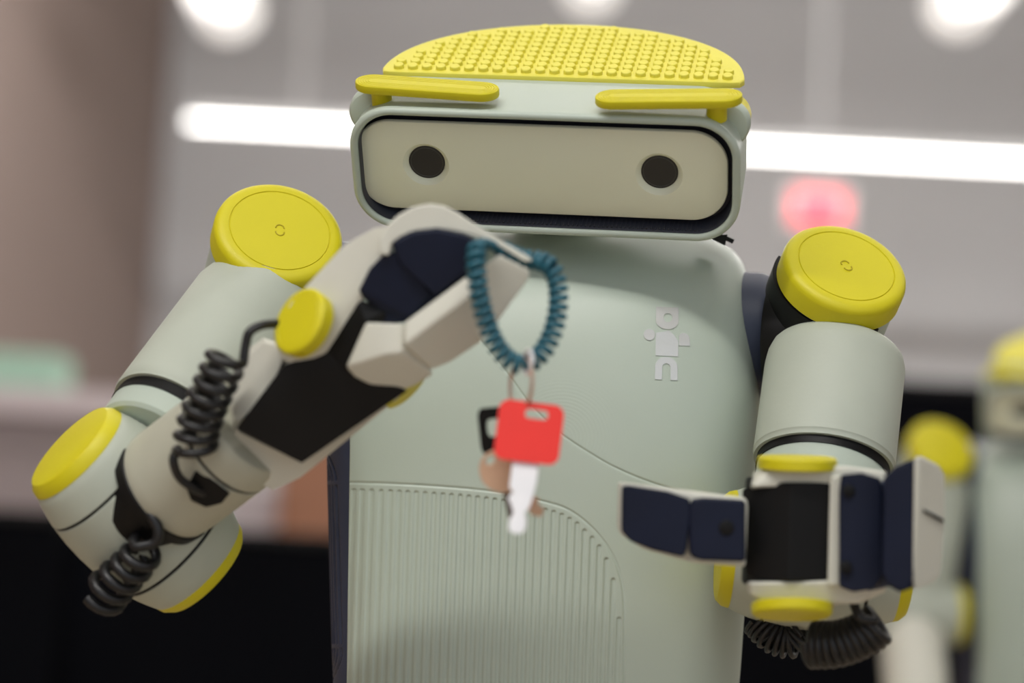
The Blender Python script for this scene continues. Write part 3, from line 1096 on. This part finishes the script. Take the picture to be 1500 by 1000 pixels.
hulls('finger_pad', [[(538, 468, 462), (560, 458, 468), (604, 462, 470), (684, 398, 474), (690, 402, 470), (595, 472, 464), (560, 476, 462), (540, 466, 420), (600, 460, 420), (680, 402, 430), (592, 472, 420)]], PAD, ROBOT, bevel=3, segs=3)
# thumb
hulls('thumb_base', [[(507, 537, 462), (536, 472, 474), (590, 474, 482), (588, 516, 486), (562, 520, 484), (635, 548, 455), (612, 562, 440), (582, 574, 430), (548, 567, 436), (520, 552, 450), (510, 537, 390), (540, 475, 400), (590, 480, 400), (630, 545, 390), (590, 570, 390)]], SHELLW, ROBOT, bevel=3.5, segs=3, label='off white thumb base block')
hulls('thumb_shell', [[(592, 472, 492), (640, 436, 498), (688, 401, 502), (700, 405, 504), (690, 432, 510), (640, 468, 508), (591, 506, 500), (632, 541, 462), (660, 530, 462), (702, 502, 468), (728, 470, 474), (600, 480, 420), (690, 410, 430), (632, 538, 410), (702, 498, 420)]], SHELLW, ROBOT, bevel=4, segs=3)
hulls('thumb_tip', [[(690, 408, 504), (714, 385, 512), (732, 373, 515), (774, 395, 512), (776, 405, 510), (728, 472, 485), (702, 503, 474), (690, 470, 480), (700, 406, 430), (732, 378, 430), (770, 398, 430), (728, 468, 425), (702, 498, 425)]], SHELLW, ROBOT, bevel=3.5, segs=3)

# coiled cables
U_ = PX


def coil(name, base, r0, r1, turns, wire, lead_in=None, lead_out=None, ph=0.0, label=None):
    bp = cr([W(*p) for p in base], 14)
    cp = coil_path(bp, (r0 * U_, r1 * U_), turns, 16, ph)
    if lead_in:
        cp = cr([W(*p) for p in lead_in] + [cp[0]], 10)[:-1] + cp
    if lead_out:
        cp = cp + cr([cp[-1]] + [W(*p) for p in lead_out], 10)[1:]
    vs, fs = tube_geo(cp, wire * U_, 10)
    return mk(name, vs, fs, CABLE, ROBOT, angle=80, label=label)


coil('coiled_cable', [(334, 520, 450), (318, 556, 440), (300, 596, 425), (288, 634, 412), (286, 662, 405)], 23, 25, 7.5, 6.1,
     lead_in=[(410, 474, 430), (385, 476, 445), (366, 486, 452), (360, 505, 452)], lead_out=[(254, 674, 405), (262, 698, 396), (282, 714, 384), (300, 722, 368)], ph=-1.4, label='black coiled cable along the raised forearm')
coil('coiled_cable', [(216, 800, 312), (196, 826, 296), (172, 850, 280), (150, 874, 262)], 20, 27, 5.0, 7.4,
     lead_in=[(205, 742, 318), (222, 756, 330), (232, 778, 332), (226, 795, 330)], ph=0.5, label='black coiled cable below the elbow')

# ------------------------------------------------------------------ right-hand arm in the picture (reaching forward)
cyl('upper_arm', (1226, 512, -12), (1206, 680, 75), [(0, 84), (0.02, 92), (0.06, 98), (0.14, 102), (0.90, 104), (0.955, 104.5), (0.97, 102.5), (1.0, 102.5), (1.0, 95)], SAGE2, ROBOT, seg=96, label='pale sage upper arm tube')
cyl('arm_ring', (1207, 672, 70), (1204, 694, 82), [(0, 97), (1, 98)], BLACK, ROBOT, seg=72)
cyl('elbow_neck', (1205, 686, 78), (1194, 790, 130), [(0, 92), (0.05, 96), (0.5, 97), (1, 90)], SAGE, ROBOT, seg=72)
drum((1053, 802, 128), (1330, 826, 132), 1.0)
cyl('forearm', (1185, 815, 180), (1165, 790, 400), [(0, 84), (0.3, 86), (0.8, 86), (0.95, 80), (1, 60)], FORE, ROBOT, seg=72)

# gripper: bracket, palm, caps
hulls('wrist_shell', [[(1098, 720, 395), (1108, 694, 410), (1130, 684, 420), (1180, 680, 425), (1240, 682, 425), (1298, 690, 420), (1300, 712, 425), (1100, 712, 425), (1104, 690, 330), (1290, 690, 330), (1100, 715, 330), (1298, 715, 330)]], SHELLW, ROBOT, bevel=5, segs=4)
hulls('wrist_shell', [[(1094, 852, 425), (1096, 868, 420), (1112, 880, 415), (1180, 884, 420), (1256, 884, 420), (1298, 866, 420), (1300, 848, 425), (1230, 850, 432), (1100, 866, 330), (1290, 862, 330), (1120, 884, 330), (1260, 884, 330), (1100, 848, 330), (1290, 845, 330)]], SHELLW, ROBOT, bevel=5, segs=4)
hulls('finger_frame', [[(1216, 698, 436), (1232, 697, 436), (1230, 858, 436), (1212, 858, 436), (1216, 698, 350), (1232, 697, 350), (1230, 858, 350), (1212, 858, 350)]], SHELLW, ROBOT, bevel=3)
cyl('palm', (1158, 702, 366), (1152, 856, 366), [(0, 62), (0.0, 64), (0.03, 66), (0.97, 66), (1, 64), (1, 60)], BLACK, ROBOT, seg=72, label='black curved palm drum')
hulls('palm_block', [[(1088, 716, 400), (1110, 706, 415), (1110, 850, 415), (1092, 842, 400), (1084, 780, 395), (1218, 706, 425), (1216, 850, 425), (1160, 706, 432), (1156, 852, 432), (1088, 716, 330), (1218, 706, 330), (1216, 850, 330), (1092, 842, 330)]], BLACK, ROBOT, bevel=3)
disc('finger_cap', (1168, 669, 400), (0.02, 1.0, 0.02), [(-18, 56), (-16, 58), (-3, 58), (0, 55), (0, 3)], YEL, ROBOT, seg=72)
disc('finger_cap', (1160, 902, 412), (-0.02, -0.965, 0.26), [(-18, 58), (-16, 60), (-4, 59), (0, 55), (0, 3)], YEL, ROBOT, seg=72)

# two-part finger on its right
fp = hulls('finger_pad', [[(1233, 695, 455), (1262, 692, 462), (1288, 700, 460), (1294, 720, 456), (1292, 846, 456), (1280, 862, 456), (1250, 867, 456), (1230, 858, 452), (1229, 720, 452), (1233, 697, 400), (1290, 702, 400), (1290, 860, 400), (1230, 860, 400)]], PAD, ROBOT, bevel=7, segs=4)
for cx, cy in ((1243, 718), (1239, 830)):
    disc('screw_hole_shade', (cx, cy, 456), (0, 0, 1), [(-6, 9), (5.5, 9), (6.0, 8), (6.0, 1)], BLACK, fp, seg=24)  # black disc on the pad paints the shade inside a screw hole
hulls('finger_pad', [[(1294, 700, 500), (1312, 682, 506), (1340, 671, 512), (1342, 840, 512), (1336, 860, 508), (1318, 868, 504), (1300, 858, 500), (1291, 840, 498), (1300, 696, 430), (1340, 676, 430), (1340, 860, 430), (1296, 850, 430)]], PAD, ROBOT, bevel=5, segs=4)
fs_ = hulls('finger_shell', [[(1339, 670, 516), (1348, 667, 515), (1374, 680, 480), (1384, 696, 470), (1384, 760, 470), (1378, 838, 470), (1370, 852, 475), (1337, 864, 514), (1340, 672, 430), (1378, 690, 420), (1376, 842, 420), (1338, 860, 430)]], SHELLW, ROBOT, bevel=4, segs=4, label='off white fingertip shell with black slot')
hulls('finger_link', [[(1288, 706, 430), (1300, 700, 430), (1340, 690, 430), (1340, 850, 430), (1290, 856, 430), (1270, 866, 430), (1290, 706, 370), (1335, 690, 370), (1335, 850, 370), (1270, 866, 370)]], NAVY, ROBOT, bevel=4)
hulls('slot_mark', [[(1352, 745, 508), (1353, 750, 508), (1383, 766, 476), (1382, 760, 477), (1352, 745, 500), (1353, 750, 500), (1383, 766, 466), (1382, 760, 466)]], BLACK, fs_, bevel=0.5)

# two-part finger on its left
hulls('finger_shell', [[(905, 706, 405), (912, 705, 406), (1000, 722, 415), (1018, 727, 418), (1092, 728, 420), (1096, 738, 420), (1092, 830, 420), (1010, 824, 415), (990, 818, 412), (945, 806, 408), (908, 782, 405), (903, 770, 405),
                        (912, 712, 360), (1090, 732, 370), (1090, 826, 370), (912, 776, 360)]], SHELLW, ROBOT, bevel=4, segs=4, label='off white finger shell behind navy pads')
fp = hulls('finger_pad', [[(1014, 731, 445), (1030, 728, 448), (1092, 732, 450), (1092, 822, 450), (1024, 820, 446), (1010, 812, 442), (1008, 742, 442), (1014, 731, 415), (1092, 732, 415), (1092, 822, 415), (1012, 816, 415)]], PAD, ROBOT, bevel=6, segs=4)
disc('screw_hole_shade', (1064, 772, 447), (0, 0, 1), [(-6, 11), (4.5, 11), (5.0, 10), (5.0, 1)], BLACK, fp, seg=24)  # again a black disc in place of the hole's shaded inside
hulls('finger_pad', [[(911, 712, 438), (920, 710, 440), (975, 718, 444), (1010, 730, 442), (1012, 745, 442), (1006, 808, 442), (1000, 816, 442), (950, 804, 440), (925, 794, 438), (910, 778, 436), (911, 714, 408), (1008, 732, 412), (1000, 812, 412), (912, 780, 408)]], PAD, ROBOT, bevel=5, segs=4)

# its cables
coil('coiled_cable', [(1288, 912, 330), (1262, 930, 325), (1225, 943, 315), (1188, 944, 300)], 24, 27, 11, 6.5, lead_in=[(1248, 870, 340), (1253, 890, 352), (1262, 905, 358)], ph=0.4, label='black coiled cable under the gripper')
coil('coiled_cable', [(1176, 925, 150), (1158, 938, 145), (1132, 930, 140), (1112, 908, 130)], 22, 24, 10, 3.6, ph=0.0)

# ================================================================== WHAT IT HOLDS
ringpts = [(699, 366, 540), (698, 392, 552), (702, 430, 552), (712, 470, 548), (727, 505, 542), (750, 530, 536), (772, 533, 530), (795, 515, 520), (811, 482, 512), (818, 445, 506), (816, 412, 500), (806, 390, 495), (789, 382, 480), (758, 377, 476), (728, 363, 494), (708, 356, 520)]
bp = cr([W(*p) for p in ringpts], 12, closed=True)


def pinch(f):      # squeezed flat where the fingers hold it
    d = min(abs(f - 0.925), 1 - abs(f - 0.925))
    return PX * (2.2 + 6.8 * min(1.0, max(0.0, (d - 0.045) / 0.03)))


cp = coil_path(bp, pinch, 40, 16, 0.3, closed=True)
vs, fs = tube_geo(cp, 4.5 * PX, 8, closed=True)
BR = mk('coil_bracelet', vs, fs, TEAL, angle=80)
tag(BR, 'teal spiral wrist coil pinched between the robot fingers', 'wrist coil')


def ringobj(name, c, rx, ry, dT, tilt, wire, material, parent=None):
    path = []
    for k in range(48):
        a = 2 * math.pi * k / 48
        x, y = rx * math.cos(a), ry * math.sin(a)
        path.append(W(c[0] + x * math.cos(tilt) - y * math.sin(tilt), c[1] + x * math.sin(tilt) + y * math.cos(tilt), c[2] + dT * math.cos(a)))
    vs, fs = tube_geo(path, wire * PX, 8, closed=True)
    return mk(name, vs, fs, material, parent)


KR = empty('split_ring', W(763, 602, 535), 'thin copper coloured split ring linking keys to the teal coil', 'key ring')
ringobj('ring_coil', (763, 562, 535), 16, 40, 26, 0.08, 1.9, COPPER, KR)
ringobj('ring_coil', (764, 563, 531), 16, 40, 26, 0.08, 1.9, COPPER, KR)
K1 = ringobj('jump_ring', (773, 530, 545), 6, 17, 14, 0.1, 2.6, STEEL)
tag(K1, 'small bright steel jump ring around the bottom of the teal coil', 'ring')


def keyshape(name, c, ang, T, head, hole, blade, th_head, th_blade, mh, mb, label, yawT=0.0, tiltT=0.0):
    """outlines in the key's own frame, x right and y down from the head's centre"""
    t = empty(name, W(c[0], c[1] + 40, T), label, 'key')
    ca, sa = math.cos(ang), math.sin(ang)

    def pt(x, y, dz):
        return W(c[0] + x * ca - y * sa, c[1] + x * sa + y * ca, T + dz + yawT * x + tiltT * y)

    def slab(nm, outline, hole_, th, m, z0):
        bm = bmesh.new()
        edges = []
        for loop in [outline] + ([hole_] if hole_ else []):
            vv = [bm.verts.new(pt(x, y, z0 + th / 2)) for x, y in loop]
            for i in range(len(vv)):
                edges.append(bm.edges.new((vv[i], vv[(i + 1) % len(vv)])))
        bmesh.ops.triangle_fill(bm, edges=edges, use_beauty=True)
        r = bmesh.ops.extrude_face_region(bm, geom=list(bm.faces))
        for v in [g for g in r['geom'] if isinstance(g, bmesh.types.BMVert)]:
            v.co += FWD * (th * PX)
        bmesh.ops.recalc_face_normals(bm, faces=bm.faces)
        bm.verts.index_update()
        vs = [v.co.copy() for v in bm.verts]
        fs = [tuple(v.index for v in f.verts) for f in bm.faces]
        bm.free()
        return mk(nm, vs, fs, m, t, bevel=0.9 * PX if th > 3 else 0.4 * PX, segs=2)
    slab('key_head', head, hole, th_head, mh, 0)
    slab('key_blade', blade, None, th_blade, mb, 0)
    return t


def rr2(hw, hh, r, cx=0, cy=0):
    return [(x + cx, y + cy) for x, y in rrect(hw, hh, -hh, r, nc=8, ns=2)]


keyshape('key', (775, 633), math.radians(7), 556, rr2(48, 44, 15), rr2(17, 7, 6, 8, -27)[::-1],
         [(-19, 40), (20, 40), (20, 72), (17, 95), (14, 110), (8, 118), (12, 128), (12, 142), (7, 149), (-6, 150), (-13, 144), (-13, 130), (-8, 120), (-12, 112), (-19, 98), (-12, 90), (-19, 84)],
         16, 5, REDP, STEEL, 'red plastic headed steel key hanging in front', yawT=-0.1, tiltT=0.3)
keyshape('key', (727, 630), math.radians(-6), 515, [(x * 0.55, y) for x, y in rr2(46, 34, 14)], [(x * 0.5, y) for x, y in rr2(26, 13, 10, 0, -4)][::-1],
         [(-4, 32), (12, 32), (14, 70), (16, 100), (22, 140), (16, 147), (6, 144), (2, 110), (-4, 70)], 12, 5, BLACK, mat('dull_steel', (120, 112, 108), 0.4, metal=0.6), 'black plastic headed key hanging behind the red one', yawT=0.4)
keyshape('key', (733, 690), math.radians(-42), 535, [(30 * math.cos(a), 33 * math.sin(a)) for a in np.linspace(0, 2 * math.pi, 33)[:-1]], [(8 * math.cos(a), -22 + 6 * math.sin(a)) for a in np.linspace(0, 2 * math.pi, 17)[:-1]][::-1],
         [(-8, 30), (10, 30), (10, 58), (16, 66), (8, 74), (12, 84), (0, 90), (-8, 80)], 5, 4, BRASS, BRASS, 'pale brass round headed key hanging behind the red one')

# ================================================================== THE FAR ROBOT
FAR_D = 2.85


def Wd(px, py, d):
    return CAM + FWD * d + RT * ((px - 750.0) * d / FP) + UP * ((500.0 - py) * d / FP)


delta = Wd(1378, 652, FAR_D) - W(410, 337, 0)
delta.z = 0.0
far = ROBOT.copy()
C.objects.link(far)
far.location = ROBOT.location + delta
WLOC[far.name] = far.location.copy()
far['label'] = 'second sage green robot standing blurred before the tall partition'
far['group'] = 'robots'
ROBOT['group'] = 'robots'
keep = {'torso_shell', 'side_panel', 'waist', 'column', 'wheeled_base', 'wheel', 'head', 'face_plate', 'head_pad', 'brow', 'neck', 'shoulder_cap', 'shoulder_housing', 'shoulder_joint', 'cap_collar'}


def stem(o):
    return o.name.split('.')[0]


for ch in [c for c in ROBOT.children if stem(c) in keep]:
    c2 = ch.copy()
    C.objects.link(c2)
    c2.parent = far
    for g in ch.children:
        if stem(g) in ('stud', 'lining_ribs'):
            continue
        g2 = g.copy()
        C.objects.link(g2)
        g2.parent = c2


def D_(px, py, T):
    return W(px, py, T) + delta


# hanging arms of the far robot
for sx, jx in ((410, -1), (1240, 1)):
    top = D_(sx, 430, -40)
    up = Vector((0, 0, 1))
    k = PX
    e = top + Vector((0.03 * jx, -0.02, -0.16))
    hnd = e + Vector((0.0, -0.10, -0.16))
    lathe('upper_arm', top, e, [(0, 85 * k), (0.1, 100 * k), (0.9, 103 * k), (1, 95 * k)], SAGE2, far)
    dd = lathe('elbow_drum', e - Vector((0.055, 0, 0)), e + Vector((0.055, 0, 0)), [(0, 80 * k), (0.15, 92 * k), (0.4, 106 * k), (0.6, 106 * k), (0.85, 92 * k), (1, 80 * k)], SAGE2, far)
    for q in (-1, 1):
        lathe('drum_cap', e + Vector((0.054 * q, 0, 0)), e + Vector((0.064 * q, 0, 0)), [(0, 84 * k), (0.6, 82 * k), (1, 72 * k)], YEL, dd)
    lathe('forearm', e, hnd, [(0, 80 * k), (0.3, 87 * k), (0.9, 85 * k), (1, 60 * k)], SHELLW, far)
    lathe('palm', hnd - Vector((0.03, 0, 0.02)), hnd + Vector((0.03, 0, -0.02)), [(0, 60 * k), (0.1, 66 * k), (0.9, 66 * k), (1, 60 * k)], BLACK, far)
    for q in (-1, 1):
        P = hnd + Vector((0.035 * q, -0.02, -0.02))
        hulls('finger_shell', [[P + Vector((dx, dy, dz)) for dx in (-0.012, 0.012) for dy, dz in ((0.03, 0.02), (-0.02, 0.02), (-0.06, -0.07), (-0.02, -0.08))]], SHELLW, far, world=True, bevel=8)
